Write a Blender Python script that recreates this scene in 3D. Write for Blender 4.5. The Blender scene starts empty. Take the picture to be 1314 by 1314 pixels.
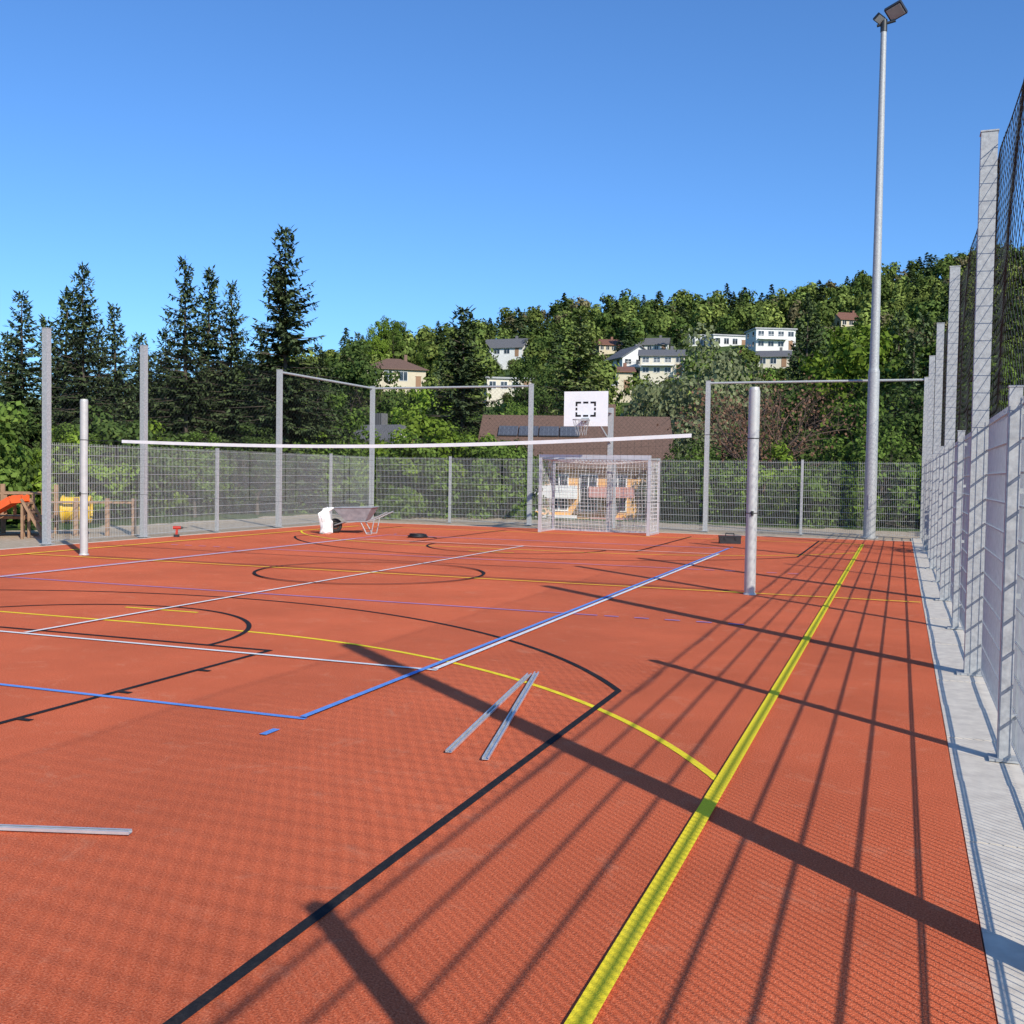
import bpy, math
import numpy as np
from mathutils import Matrix, Vector
rng=np.random.default_rng(7)
S=bpy.context.scene
COL=S.collection
# ------------------------------------------------------------------ helpers
def link(o,parent=None):
    COL.objects.link(o)
    if parent is not None: o.parent=parent
    return o
def empty(name,loc=(0,0,0),rz=0):
    e=bpy.data.objects.new(name,None); e.empty_display_size=.2
    e.location=loc; e.rotation_euler=(0,0,rz); return link(e)
class M:
    def __init__(s): s.v=[];s.f=[];s.m=[];s.sm=[]
    def add(s,V,F,m=0,smooth=False):
        b=len(s.v); s.v.extend([tuple(map(float,p)) for p in V])
        for f in F: s.f.append([b+i for i in f]); s.m.append(m); s.sm.append(smooth)
    def box(s,x0,x1,y0,y1,z0,z1,m=0):
        s.add([(x0,y0,z0),(x1,y0,z0),(x1,y1,z0),(x0,y1,z0),(x0,y0,z1),(x1,y0,z1),(x1,y1,z1),(x0,y1,z1)],
              [(0,3,2,1),(4,5,6,7),(0,1,5,4),(1,2,6,5),(2,3,7,6),(3,0,4,7)],m)
    def beam(s,p,q,w,h=None,m=0,up=(0,0,1)):
        p=np.array(p,float);q=np.array(q,float);h=h or w
        d=q-p;d/=np.linalg.norm(d);u=np.array(up,float)
        if abs(d@u)>.98:u=np.array([0,1.,0])
        a=np.cross(d,u);a/=np.linalg.norm(a);b=np.cross(a,d)
        V=[e+a*sx*w/2+b*sy*h/2 for e in(p,q) for sx,sy in((-1,-1),(1,-1),(1,1),(-1,1))]
        s.add(V,[(0,1,2,3),(4,7,6,5),(0,4,5,1),(1,5,6,2),(2,6,7,3),(3,7,4,0)],m)
    def tube(s,p,q,r0,r1=None,n=12,m=0,caps=True,smooth=True):
        p=np.array(p,float);q=np.array(q,float);r1=r0 if r1 is None else r1
        d=q-p;d/=np.linalg.norm(d);u=np.array([0,0,1.]) if abs(d[2])<.95 else np.array([1.,0,0])
        a=np.cross(d,u);a/=np.linalg.norm(a);b=np.cross(d,a)
        an=np.arange(n)*2*np.pi/n
        V=[p+r0*(a*np.cos(t)+b*np.sin(t)) for t in an]+[q+r1*(a*np.cos(t)+b*np.sin(t)) for t in an]
        s.add(V,[(i,(i+1)%n,n+(i+1)%n,n+i) for i in range(n)],m,smooth)
        if caps:
            s.add(V[:n],[tuple(range(n))[::-1]],m); s.add(V[n:],[tuple(range(n))],m)
    def pipe(s,pts,r,n=8,m=0):
        for a,b in zip(pts[:-1],pts[1:]): s.tube(a,b,r,r,n,m)
    def ring(s,c,R,r,n=28,k=6,m=0,axis='z'):
        V=[];F=[]
        for i in range(n):
            t=2*np.pi*i/n
            for j in range(k):
                p=2*np.pi*j/k; rr=R+r*np.cos(p); a,b,z=rr*np.cos(t),rr*np.sin(t),r*np.sin(p)
                q={'z':(a,b,z),'y':(a,z,b),'x':(z,a,b)}[axis]
                V.append((c[0]+q[0],c[1]+q[1],c[2]+q[2]))
                F.append((i*k+j,((i+1)%n)*k+j,((i+1)%n)*k+(j+1)%k,i*k+(j+1)%k))
        s.add(V,F,m,True)
    def obj(s,name,mats,parent=None,loc=None,rz=None):
        me=bpy.data.meshes.new(name); me.from_pydata(s.v,[],s.f)
        for mt in (mats if isinstance(mats,(list,tuple)) else [mats]): me.materials.append(mt)
        me.polygons.foreach_set("material_index",s.m); me.polygons.foreach_set("use_smooth",s.sm)
        me.update(); o=bpy.data.objects.new(name,me)
        if loc is not None:o.location=loc
        if rz is not None:o.rotation_euler=(0,0,rz)
        return link(o,parent)
# ------------------------------------------------------------------ materials
def newmat(name):
    m=bpy.data.materials.new(name); m.use_nodes=True; nt=m.node_tree
    return m,nt,nt.nodes["Principled BSDF"]
def N(nt,t,**k):
    n=nt.nodes.new(t)
    for a,b in k.items():
        if a in n.inputs: n.inputs[a].default_value=b
        else: setattr(n,a,b)
    return n
def ramp(nt,src,stops):
    r=nt.nodes.new("ShaderNodeValToRGB"); el=r.color_ramp.elements
    while len(el)<len(stops): el.new(.5)
    for e,(p,c) in zip(el,stops): e.position=p; e.color=(*c,1) if len(c)==3 else c
    nt.links.new(src,r.inputs[0]); return r
def surf(name,col,col2=None,scale=8,rough=.7,metal=0,bump=0,bscale=None,bdist=.01,spec=.5):
    m,nt,b=newmat(name); col2=col2 or tuple(c*.75 for c in col)
    tc=N(nt,"ShaderNodeTexCoord"); no=N(nt,"ShaderNodeTexNoise",Scale=scale,Detail=3.0,Roughness=.6)
    nt.links.new(tc.outputs["Object"],no.inputs["Vector"])
    r=ramp(nt,no.outputs["Fac"],[(.3,col2),(.7,col)]); nt.links.new(r.outputs[0],b.inputs["Base Color"])
    b.inputs["Roughness"].default_value=rough; b.inputs["Metallic"].default_value=metal
    b.inputs["Specular IOR Level"].default_value=spec
    if bump:
        n2=N(nt,"ShaderNodeTexNoise",Scale=bscale or scale*4,Detail=2.0); nt.links.new(tc.outputs["Object"],n2.inputs["Vector"])
        bp=N(nt,"ShaderNodeBump",Strength=bump,Distance=bdist); nt.links.new(n2.outputs["Fac"],bp.inputs["Height"])
        nt.links.new(bp.outputs[0],b.inputs["Normal"])
    return m
def granules(name,c_lo,c_hi,speck,blotch,dust=.34,bs=.8,dcol=(.72,.34,.20,1)):
    """EPDM rubber granulate: fine grain, dust blotches, rough bump"""
    m,nt,b=newmat(name); L=nt.links
    tc=N(nt,"ShaderNodeTexCoord")
    fine=N(nt,"ShaderNodeTexNoise",Scale=120.,Detail=2.,Roughness=.8); L.new(tc.outputs["Object"],fine.inputs["Vector"])
    r=ramp(nt,fine.outputs["Fac"],[(.34,c_lo),(.52,c_hi),(.70,speck)])
    big=N(nt,"ShaderNodeTexNoise",Scale=.55,Detail=4.,Roughness=.62); L.new(tc.outputs["Object"],big.inputs["Vector"])
    r2=ramp(nt,big.outputs["Fac"],[(.35,(1-blotch,)*3),(.65,(1+blotch*.35,)*3)])
    mx=N(nt,"ShaderNodeMix",data_type='RGBA',blend_type='MULTIPLY'); mx.inputs[0].default_value=1
    L.new(r.outputs[0],mx.inputs[6]); L.new(r2.outputs[0],mx.inputs[7])
    du=N(nt,"ShaderNodeTexNoise",Scale=3.3,Detail=5.,Roughness=.75,Distortion=.6); L.new(tc.outputs["Object"],du.inputs["Vector"])
    r3=ramp(nt,du.outputs["Fac"],[(.56,(0,0,0)),(.78,(1,1,1))])
    ml=N(nt,"ShaderNodeMath",operation='MULTIPLY'); ml.inputs[1].default_value=dust; L.new(r3.outputs[0],ml.inputs[0])
    m2=N(nt,"ShaderNodeMix",data_type='RGBA'); L.new(ml.outputs[0],m2.inputs[0]); L.new(mx.outputs[2],m2.inputs[6]); m2.inputs[7].default_value=dcol
    L.new(m2.outputs[2],b.inputs["Base Color"])
    b.inputs["Roughness"].default_value=.95; b.inputs["Specular IOR Level"].default_value=.12
    bp=N(nt,"ShaderNodeBump",Strength=bs,Distance=.007); L.new(fine.outputs["Fac"],bp.inputs["Height"]); L.new(bp.outputs[0],b.inputs["Normal"])
    return m
m_court=granules("rubber_red",(.45,.082,.034),(.72,.150,.060),(.84,.27,.14),.15,.40)
def paint(name,c):
    return granules(name,tuple(x*.82 for x in c),c,tuple(min(1,x*1.06+.01) for x in c),.06,.10,.45,(.6,.35,.22,1))
m_yel=paint("line_yellow",(.98,.76,.04)); m_blk=paint("line_black",(.022,.022,.026))
m_blu=paint("line_blue",(.14,.32,.74)); m_whi=paint("line_white",(.84,.84,.82)); m_lav=paint("line_lavender",(.42,.28,.58))
m_galv=surf("galvanised_steel",(.48,.49,.485),(.31,.32,.33),26,.6,.2)
m_wire=surf("galvanised_wire",(.54,.55,.54),(.42,.43,.43),15,.6,.15)
m_alu=surf("aluminium",(.66,.66,.66),(.56,.56,.57),6,.38,.45)
m_matalu=surf("anodised_aluminium",(.52,.52,.50),(.43,.43,.42),9,.5,.15)
m_net=surf("black_net_cord",(.02,.024,.022),None,5,.8)
m_whnet=surf("white_cord",(.8,.8,.78),None,5,.8)
m_tape=surf("white_tape",(.8,.8,.8),(.7,.7,.7),5,.7)
m_conc=surf("concrete_paver",(.72,.65,.54),(.55,.49,.41),9,.9,0,.3,90,.003)
m_dark=surf("black_plastic",(.02,.02,.022),None,10,.5)
m_rubber=surf("tyre_rubber",(.03,.03,.03),None,10,.8)
m_white=surf("white_plastic",(.78,.78,.76),(.68,.68,.66),4,.5)
m_board=surf("backboard_white",(.80,.81,.82),(.74,.75,.76),3,.4)
m_orange=surf("orange_plastic",(.75,.12,.02),(.62,.09,.02),4,.35)
m_yplast=surf("yellow_plastic",(.78,.50,.02),(.7,.44,.02),4,.35)
m_redpl=surf("red_plastic",(.5,.05,.03),None,4,.4)
m_wood=surf("weathered_wood",(.36,.21,.12),(.24,.14,.08),9,.8,0,.3,40)
m_bark=surf("bark",(.11,.085,.065),(.06,.045,.035),12,.9)
m_barkr=surf("bark_reddish",(.20,.12,.09),(.12,.08,.06),12,.9)
m_lamp=surf("lamp_housing",(.05,.055,.06),None,6,.45,.3)
m_glass,nt_,b_=newmat("window_glass"); b_.inputs["Roughness"].default_value=.08
nz=N(nt_,"ShaderNodeTexNoise",Scale=.6); rr_=ramp(nt_,nz.outputs["Fac"],[(.4,(.02,.025,.03)),(.65,(.09,.10,.11))]); nt_.links.new(rr_.outputs[0],b_.inputs["Base Color"])
m_lglass=surf("floodlight_glass",(.45,.47,.5),None,3,.1)
def wall(name,c): return surf(name,c,tuple(x*.88 for x in c),1.2,.9)
m_wwhite=wall("render_white",(.76,.75,.71)); m_wbeige=wall("render_beige",(.62,.54,.39)); m_wyel=wall("render_orange",(.72,.40,.14)); m_wpink=wall("render_rose",(.5,.24,.20)); m_wcream=wall("render_cream",(.68,.62,.49))
def roofmat(name,c1,c2,sc=3.2):
    m,nt,b=newmat(name); tc=N(nt,"ShaderNodeTexCoord")
    br=N(nt,"ShaderNodeTexBrick",Scale=sc); br.inputs["Color1"].default_value=(*c1,1); br.inputs["Color2"].default_value=(*c2,1)
    br.inputs["Mortar"].default_value=(*[x*.4 for x in c1],1); br.inputs["Mortar Size"].default_value=.03
    nt.links.new(tc.outputs["Object"],br.inputs["Vector"]); nt.links.new(br.outputs["Color"],b.inputs["Base Color"])
    b.inputs["Roughness"].default_value=.75
    return m
m_rbrown=roofmat("roof_tiles_brown",(.20,.115,.08),(.15,.09,.062)); m_rgrey=roofmat("roof_tiles_grey",(.17,.165,.165),(.13,.13,.135)); m_rred=roofmat("roof_tiles_red",(.24,.11,.07),(.2,.09,.06)); m_rflat=surf("flat_roof",(.45,.45,.45),None,2,.8)
m_solar,nt_,b_=newmat("solar_panel"); tc=N(nt_,"ShaderNodeTexCoord"); br=N(nt_,"ShaderNodeTexBrick",Scale=2.,offset=0.); br.inputs["Color1"].default_value=(.07,.075,.09,1); br.inputs["Color2"].default_value=(.08,.085,.10,1); br.inputs["Mortar"].default_value=(.2,.22,.25,1); br.inputs["Mortar Size"].default_value=.01
nt_.links.new(tc.outputs["Object"],br.inputs["Vector"]); nt_.links.new(br.outputs["Color"],b_.inputs["Base Color"]); b_.inputs["Roughness"].default_value=.35
def leafmat(name,dark,light,tint=False,trans=.3):
    m,nt,b=newmat(name); L=nt.links
    ge=N(nt,"ShaderNodeNewGeometry"); r=ramp(nt,ge.outputs["Random Per Island"],[(0,dark),(1,light)])
    src=r.outputs[0]
    if tint:
        at=N(nt,"ShaderNodeAttribute",attribute_name="tint"); mx=N(nt,"ShaderNodeMix",data_type='RGBA',blend_type='MULTIPLY'); mx.inputs[0].default_value=1
        L.new(src,mx.inputs[6]); L.new(at.outputs["Color"],mx.inputs[7]); src=mx.outputs[2]
    else:
        oi=N(nt,"ShaderNodeObjectInfo"); hs=N(nt,"ShaderNodeHueSaturation"); mr=N(nt,"ShaderNodeMapRange"); mr.inputs[3].default_value=.72; mr.inputs[4].default_value=1.25
        L.new(oi.outputs["Random"],mr.inputs[0]); L.new(mr.outputs[0],hs.inputs["Value"]); L.new(src,hs.inputs["Color"]); src=hs.outputs[0]
    df=N(nt,"ShaderNodeBsdfDiffuse"); L.new(src,df.inputs["Color"]); outn=nt.nodes["Material Output"].inputs["Surface"]; nt.nodes.remove(b)
    if trans>0:
        tr=N(nt,"ShaderNodeBsdfTranslucent"); L.new(src,tr.inputs["Color"]); ms=N(nt,"ShaderNodeMixShader"); ms.inputs[0].default_value=trans
        L.new(df.outputs[0],ms.inputs[1]); L.new(tr.outputs[0],ms.inputs[2]); L.new(ms.outputs[0],outn)
    else: L.new(df.outputs[0],outn)
    return m
m_spruce=leafmat("spruce_needles",(.035,.055,.026),(.115,.15,.065),trans=0)
m_spruceg=leafmat("larch_needles",(.07,.10,.03),(.19,.22,.075),trans=0)
m_leaf=leafmat("leaves_green",(.06,.105,.02),(.16,.235,.05),trans=.2)
m_leafd=leafmat("leaves_dark",(.04,.07,.02),(.105,.15,.042),trans=.15)
m_leafb=leafmat("leaves_bright",(.11,.18,.02),(.25,.35,.055),trans=.22)
m_leafs=leafmat("leaves_silver",(.12,.14,.07),(.26,.29,.15),trans=.15)
m_leafr=leafmat("leaves_reddish",(.12,.06,.04),(.24,.14,.09),trans=.2)
m_forest=leafmat("forest_foliage",(.55,.55,.55),(1.35,1.35,1.35),tint=True,trans=0)
# ------------------------------------------------------------------ terrain
CY,SY=math.cos(math.radians(20.53)),math.sin(math.radians(20.53))
def dl(x,y): return -SY*x+CY*y, CY*x+SY*y
def xy(d,l): return -SY*d+CY*l, CY*d+SY*l
def sst(t): t=np.clip(t,0,1); return t*t*(3-2*t)
def terr(x,y):
    x=np.asarray(x,float);y=np.asarray(y,float); d,l=dl(x,y)
    Hr=np.interp(l,[-400,-180,-100,-66,-42,12,66,120,158,178,400],[12,14,20,31,41,51,57,65,75,76,82])
    z=-.03-3*sst(np.maximum(y-37,-23-x)/18)-2*sst((d-62)/28)
    t=np.clip((d-90)/270,0,1)**.98
    z=z+t*(Hr+5)-.12*np.clip(d-360,0,900)
    z=z+t*2.0*np.sin(x*.045)*np.cos(y*.037)
    return z
g=np.linspace(-1,1,221); gx=np.sinh(g*4.6)/np.sinh(4.6)*1500; gy=np.sinh(g*4.6)/np.sinh(4.6)*1500+14
X,Y=np.meshgrid(gx,gy); Z=terr(X,Y); n=len(g)
V=np.stack([X,Y,Z],-1).reshape(-1,3); I=np.arange(n*n).reshape(n,n)
F=np.stack([I[:-1,:-1],I[:-1,1:],I[1:,1:],I[1:,:-1]],-1).reshape(-1,4)
me=bpy.data.meshes.new("ground"); me.from_pydata(V.tolist(),[],F.tolist()); me.polygons.foreach_set("use_smooth",[True]*len(F))
m_gr,nt,b=newmat("grass_and_gravel"); L=nt.links; tc=N(nt,"ShaderNodeTexCoord")
n1=N(nt,"ShaderNodeTexNoise",Scale=.35,Detail=5.,Roughness=.7); L.new(tc.outputs["Object"],n1.inputs["Vector"])
gr=ramp(nt,n1.outputs["Fac"],[(.3,(.035,.055,.018)),(.5,(.065,.105,.028)),(.72,(.13,.16,.055))])
n2=N(nt,"ShaderNodeTexNoise",Scale=9.,Detail=5.,Roughness=.75); L.new(tc.outputs["Object"],n2.inputs["Vector"])
gv=ramp(nt,n2.outputs["Fac"],[(.3,(.30,.23,.155)),(.5,(.46,.37,.265)),(.72,(.58,.49,.38))])
sx=N(nt,"ShaderNodeSeparateXYZ"); L.new(tc.outputs["Object"],sx.inputs[0])
def mth(op,a,bv):
    q=N(nt,"ShaderNodeMath",operation=op)
    for i,v in enumerate((a,bv)):
        if isinstance(v,(int,float)): q.inputs[i].default_value=v
        else: L.new(v,q.inputs[i])
    return q.outputs[0]
dx=mth('SUBTRACT',mth('ABSOLUTE',mth('ADD',sx.outputs[0],8.),0),12.5)
dy=mth('SUBTRACT',mth('ABSOLUTE',mth('SUBTRACT',sx.outputs[1],14.6),0),21.)
mm_=mth('ADD',mth('MAXIMUM',dx,dy),mth('MULTIPLY',mth('SUBTRACT',n1.outputs["Fac"],.5),5.))
mk=mth('LESS_THAN',mm_,0.); mx=N(nt,"ShaderNodeMix",data_type='RGBA'); L.new(mk,mx.inputs[0]); L.new(gr.outputs[0],mx.inputs[6]); L.new(gv.outputs[0],mx.inputs[7])
L.new(mx.outputs[2],b.inputs["Base Color"]); b.inputs["Roughness"].default_value=.95; b.inputs["Specular IOR Level"].default_value=.1
bp=N(nt,"ShaderNodeBump",Strength=.6,Distance=.04); L.new(n2.outputs["Fac"],bp.inputs["Height"]); L.new(bp.outputs[0],b.inputs["Normal"])
me.materials.append(m_gr); link(bpy.data.objects.new("ground",me))
# ------------------------------------------------------------------ court
XL,XR,Y0,Y1=-16.1,.31,-4.,29.1
c=M(); c.box(XL,XR,Y0,Y1,-.12,0); c.obj("sports_court",m_court)
k=M()
yy=-4.
while yy<31.:
    k.box(XR+.006,XR+.50,yy+.003,yy+.997,-.12,-.004+.002*math.sin(yy*3)); yy+=1
k.obj("concrete_edging",m_conc)
k=M(); yy=-4.
while yy<29:
    k.box(XL-.086,XL-.006,yy+.004,yy+.996,-.12,.004); yy+=1
xx=XL-.08
while xx<XR:
    k.box(xx+.004,xx+.996,Y1+.006,Y1+.086,-.12,.004); xx+=1
k.obj("court_kerb",m_conc)
k=M(); k.box(.85,4.2,-6,36,-.12,-.012); 
m_path=surf("asphalt_light",(.30,.285,.26),(.22,.21,.19),5,.9,0,.3,60); k.obj("path",m_path)
CX,CYM=-7.85,14.6
ZI=[.003]
def zn(): ZI[0]+=.0002; return ZI[0]
lines={}
def L_(c): return lines.setdefault(c,M())
def strip(c,x0,x1,y0,y1):
    z=zn(); L_(c).add([(x0,y0,z),(x1,y0,z),(x1,y1,z),(x0,y1,z)],[(0,1,2,3)])
def vx(c,x,y0,y1,w=.05): strip(c,x-w/2,x+w/2,y0,y1)
def hy(c,y,x0,x1,w=.05): strip(c,x0,x1,y-w/2,y+w/2)
def mir(y): return 2*CYM-y
def arc(c,cx,cy,R,a0,a1,w=.05,n=72,flip=False):
    z=zn();V=[];F=[]
    for i in range(n+1):
        a=math.radians(a0+(a1-a0)*i/n)
        for r in (R-w/2,R+w/2):
            y=cy+r*math.sin(a); y=mir(y) if flip else y
            V.append((cx+r*math.cos(a),y,z))
    for i in range(n):
        q=(2*i,2*i+1,2*i+3,2*i+2); F.append(q[::-1] if flip else q)
    L_(c).add(V,F)
for fl in (0,1):
    g_=(lambda y:mir(y)) if fl else (lambda y:y)
    def V2(c,x,a,b_,w=.05): a,b_=sorted((g_(a),g_(b_))); vx(c,x,a,b_,w)
    yb=2.33;R=6.32
    a_s=math.degrees(math.acos(5.50/R))
    arc('y',CX+1.5,yb,R,a_s,90,flip=fl); arc('y',CX-1.5,yb,R,90,180-a_s,flip=fl)
    hy('y',g_(yb+R),CX-1.5,CX+1.5)
    hy('y',g_(yb if fl else 1.6),-14.9,-.79)
    hy('y',g_(9.55),CX-.45,CX+.55)
    R=6.87;cy=3.98;a_s=math.degrees(math.acos(5.93/R))
    arc('k',CX,cy,R,a_s,180-a_s,.05,120,flip=fl)
    V2('k',-1.92,1.6,7.45); V2('k',CX-5.93,1.6,7.45)
    V2('k',-5.2,1.6,7.83); V2('k',-10.5,1.6,7.83); hy('k',g_(7.81),-10.5,-5.2); arc('k',CX,7.81,2.0,0,180,flip=fl)
    for yq in (5.0,5.9,6.8): hy('k',g_(yq),-5.2,-5.08)
    hy('b',g_(5.74),-12.15,-3.545); hy('l',g_(11.38),-12.15,-3.2)
    for i in range(5):
        hy('l',g_(11.38),-3.12+i*.35,-2.95+i*.35); hy('l',g_(11.38),-12.9-i*.35,-12.73-i*.35)
    V2('b',-3.56,5.28,5.43); V2('b',-12.12,5.28,5.43)
    hy('w',g_(7.59),-12.07,-3.465)
vx('w',-7.8,7.6,21.6)
vx('y',-.83,1.6,mir(yb),.075); vx('y',-14.87,1.6,mir(yb),.075); hy('y',14.5,-14.9,.29,.05)
arc('k',CX,CYM,1.8,0,360,n=100); hy('k',14.75,-13.8,-1.9,.05)
vx('b',-3.57,5.74,mir(5.74)); vx('l',-12.12,5.74,mir(5.74)); vx('w',-3.49,7.59,mir(7.59),.05); vx('w',-12.045,7.59,mir(7.59),.05)
lp=empty("court_markings")
for c_,nm,mt in (('y','yellow_lines',m_yel),('k','black_lines',m_blk),('b','blue_lines',m_blu),('w','white_lines',m_whi),('l','lavender_lines',m_lav)):
    lines[c_].obj(nm,mt,lp)
# ------------------------------------------------------------------ fences
HT,HL=4.44,2.14
def fence(name,p,q,tall,low,rails=(),netr=.0022,net_off=.1,nd=.1,off=.06,netrange=None):
    par=empty(name); p=np.array(p,float);q=np.array(q,float);Ln=np.linalg.norm(q-p);d=(q-p)/Ln;nn=np.array([-d[1],d[0]])
    def P(s,z,o=0): a=p+d*s+nn*o; return (a[0],a[1],z)
    m=M()
    for s in tall:
        m.beam(P(s,-.1),P(s,HT),.125,.125,up=(*d,0)); m.beam(P(s,HT),P(s,HT+.012),.138,.138,up=(*d,0)); m.beam(P(s,.0),P(s,.015),.24,.2,up=(*d,0))
        for z in (.25,.95,1.55,2.0): m.beam(P(s,z-.02,off*.75),P(s,z+.02,off*.75),.05,.06,up=(*d,0))
    m.obj("tall_posts",m_galv,par)
    m=M()
    for s in low:
        m.beam(P(s,-.1),P(s,HL),.07,.07,up=(*d,0)); m.beam(P(s,HL),P(s,HL+.01),.078,.078,up=(*d,0)); m.beam(P(s,0),P(s,.012),.16,.14,up=(*d,0))
        for z in (.25,.95,1.55,2.0): m.beam(P(s,z-.015,off*.7),P(s,z+.015,off*.7),.04,.04,up=(*d,0))
    if low: m.obj("low_posts",m_galv,par)
    m=M(); s=.03
    while s<Ln:
        a=P(s,.03,off);b_=P(s,HL-.03,off); m.tube(a,b_,.0033,n=4,caps=False,smooth=False); s+=.05
    z=.06
    while z<HL:
        for o in(-.0075,.0075): m.tube(P(0,z,off+o),P(Ln,z,off+o),.0045,n=5,caps=False,smooth=False)
        z+=.2
    m.obj("wire_mesh_panels",m_wire,par)
    m=M()
    for (s0,s1) in rails: m.tube(P(s0,HT-.06,0),P(s1,HT-.06,0),.035,n=10)
    if rails: m.obj("top_rails",m_galv,par)
    nz0,nz1=HL-.05,HT-.08; hgt=nz1-nz0; m=M(); sp=nd*1.414
    a0,a1=(0,Ln) if netrange is None else netrange
    def NP(s,z): 
        w=.05*math.sin(math.pi*(z-nz0)/hgt)*math.sin(s*1.12)+.02*math.sin(s*3.1+z*2)
        return P(s,z+.015*math.sin(s*2.3),net_off+w*.6)
    for sg in (1,-1):
        s=a0-hgt
        while s<a1+hgt:
            K=6; pts=[]
            for i in range(K+1):
                t=i/K; ss=s+sg*hgt*t
                if a0<=ss<=a1: pts.append(NP(ss,nz0+hgt*t))
            for u_,v_ in zip(pts[:-1],pts[1:]): m.tube(u_,v_,netr,n=3,caps=False,smooth=False)
            s+=sp
    for z in (nz0,nz1):
        K=int((a1-a0)/.8)+1; pts=[NP(a0+(a1-a0)*i/K,z) for i in range(K+1)]
        for u_,v_ in zip(pts[:-1],pts[1:]): m.tube(u_,v_,netr*1.8,n=4,caps=False,smooth=False)
    m.obj("ball_stop_net",m_net,par)
    return par
ry=-4.6
fence("mesh_fence",(.60,ry),(.60,30.8),[t-ry for t in(-1.95,3.68,9.37,15.06,20.35,25.6,30.8)],[t-ry for t in(-4.6,1.0,6.55,12.2,17.7,23.,28.2)],netr=.0028,net_off=-.11,off=-.065)
fence("mesh_fence",(-16.52,16.67),(-16.52,30.8),[0,2.93,8.54,14.05],[5.7,11.4],rails=[(8.54,14.1)],netr=.0018,net_off=.1,off=.065)
fence("mesh_fence",(-16.45,30.8),(.5,30.8),[5.5,11.05],[2.75,8.25,13.8],rails=[(0,5.5),(11.05,17.)],netr=.0018,net_off=.1,off=.065)
# ------------------------------------------------------------------ floodlight mast
pm=empty("floodlight_mast",(-.77,30.33,0))
m=M(); m.tube((0,0,-.1),(0,0,4.6),.165,.15,20); m.tube((0,0,4.6),(0,0,14.0),.128,.075,18); m.tube((0,0,-.02),(0,0,.03),.24,.24,18)
m.tube((0,0,4.55),(0,0,4.66),.155,.135,18)
m.beam((.0,-.17,.8),(.0,-.17,1.2),.09,.02); m.obj("pole",m_galv,pm)
m=M(); m.tube((-.18,0,13.98),(.3,0,14.06),.04,n=8); m.tube((0,0,13.8),(0,0,14.12),.09,n=12); m.obj("bracket",m_lamp,pm)
for i,(ox,rz,sc,zz) in enumerate(((-.12,.9,.55,14.12),(.30,-.45,.98,14.27))):
    m=M(); m.box(-.24,.24,-.2,.2,-.06,.06,0); m.box(-.2,.2,-.165,.165,-.075,-.061,1)
    for j in range(7): m.box(-.22+j*.07,-.205+j*.07,-.17,.17,.061,.11,0)
    o=m.obj("floodlight_%d"%(i+1),[m_lamp,m_lglass],pm); o.location=(ox,-.12,zz); o.rotation_euler=(math.radians(-38),math.radians(-14 if i else 16),rz); o.scale=(sc,sc,sc)
# ------------------------------------------------------------------ volleyball posts and net
vp=[(-1.90,14.44),(-13.95,14.96)]
for i,(x,y) in enumerate(vp):
    e=empty("volleyball_post",(x,y,0)); m=M(); m.tube((0,0,.0),(0,0,2.80),.07,n=28); m.tube((0,0,2.80),(0,0,2.84),.07,.062,28); m.tube((0,0,0),(0,0,.025),.09,.08,24)
    for a in (0,180):
        c_,s_=math.cos(math.radians(a)),math.sin(math.radians(a)); m.beam((c_*.07,s_*.07,.05),(c_*.07,s_*.07,2.79),.012,.012,up=(c_,s_,0))
    m.obj("column",m_matalu,e)
    m=M(); m.ring((0,0,1.12),.071,.006,20,5); m.ring((0,0,2.14 if i==0 else 2.1),.071,.007,20,5); m.tube((-.02 if i else .02,-.08,1.09),(-.02 if i else .02,-.08,1.15),.018,n=8); m.obj("fittings",m_dark,e)
e=empty("volleyball_net"); m=M(); mc=M()
A=np.array([-1.97,14.44,2.22]);B=np.array([-13.88,14.95,2.10])
def npnt(t,dz=0): 
    q=A+(B-A)*t; return np.array([q[0],q[1],q[2]-.15*math.sin(math.pi*t)+dz])
t0,t1=.066,.93; K=40
for i in range(K):
    a=npnt(t0+(t1-t0)*i/K);b_=npnt(t0+(t1-t0)*(i+1)/K); h_=.027; m.add([a+(0,.012,-h_),b_+(0,.012,-h_),b_+(0,.012,h_),a+(0,.012,h_),a+(0,-.012,-h_),b_+(0,-.012,-h_),b_+(0,-.012,h_),a+(0,-.012,h_)],[(0,1,2,3),(7,6,5,4),(3,2,6,7),(0,4,5,1)])
NW=100;NHt=9
def bp_(i,j): return npnt(t0+(t1-t0)*i/NW,-.027-.1*j)
for i in range(NW+1): mc.tube(bp_(i,0),bp_(i,NHt),.0012,n=3,caps=False)
for j in range(1,NHt+1):
    for i in range(0,NW,4): mc.tube(bp_(i,j),bp_(i+4,j),.0012 if j<NHt else .003,n=3,caps=False)
m.obj("top_tape",m_tape,e); mc.obj("netting",m_net,e)
m=M(); m.tube(A,npnt(t0),.004,n=5); m.tube(npnt(t1),B,.004,n=5); m.obj("tension_cable",m_dark,e)
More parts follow.
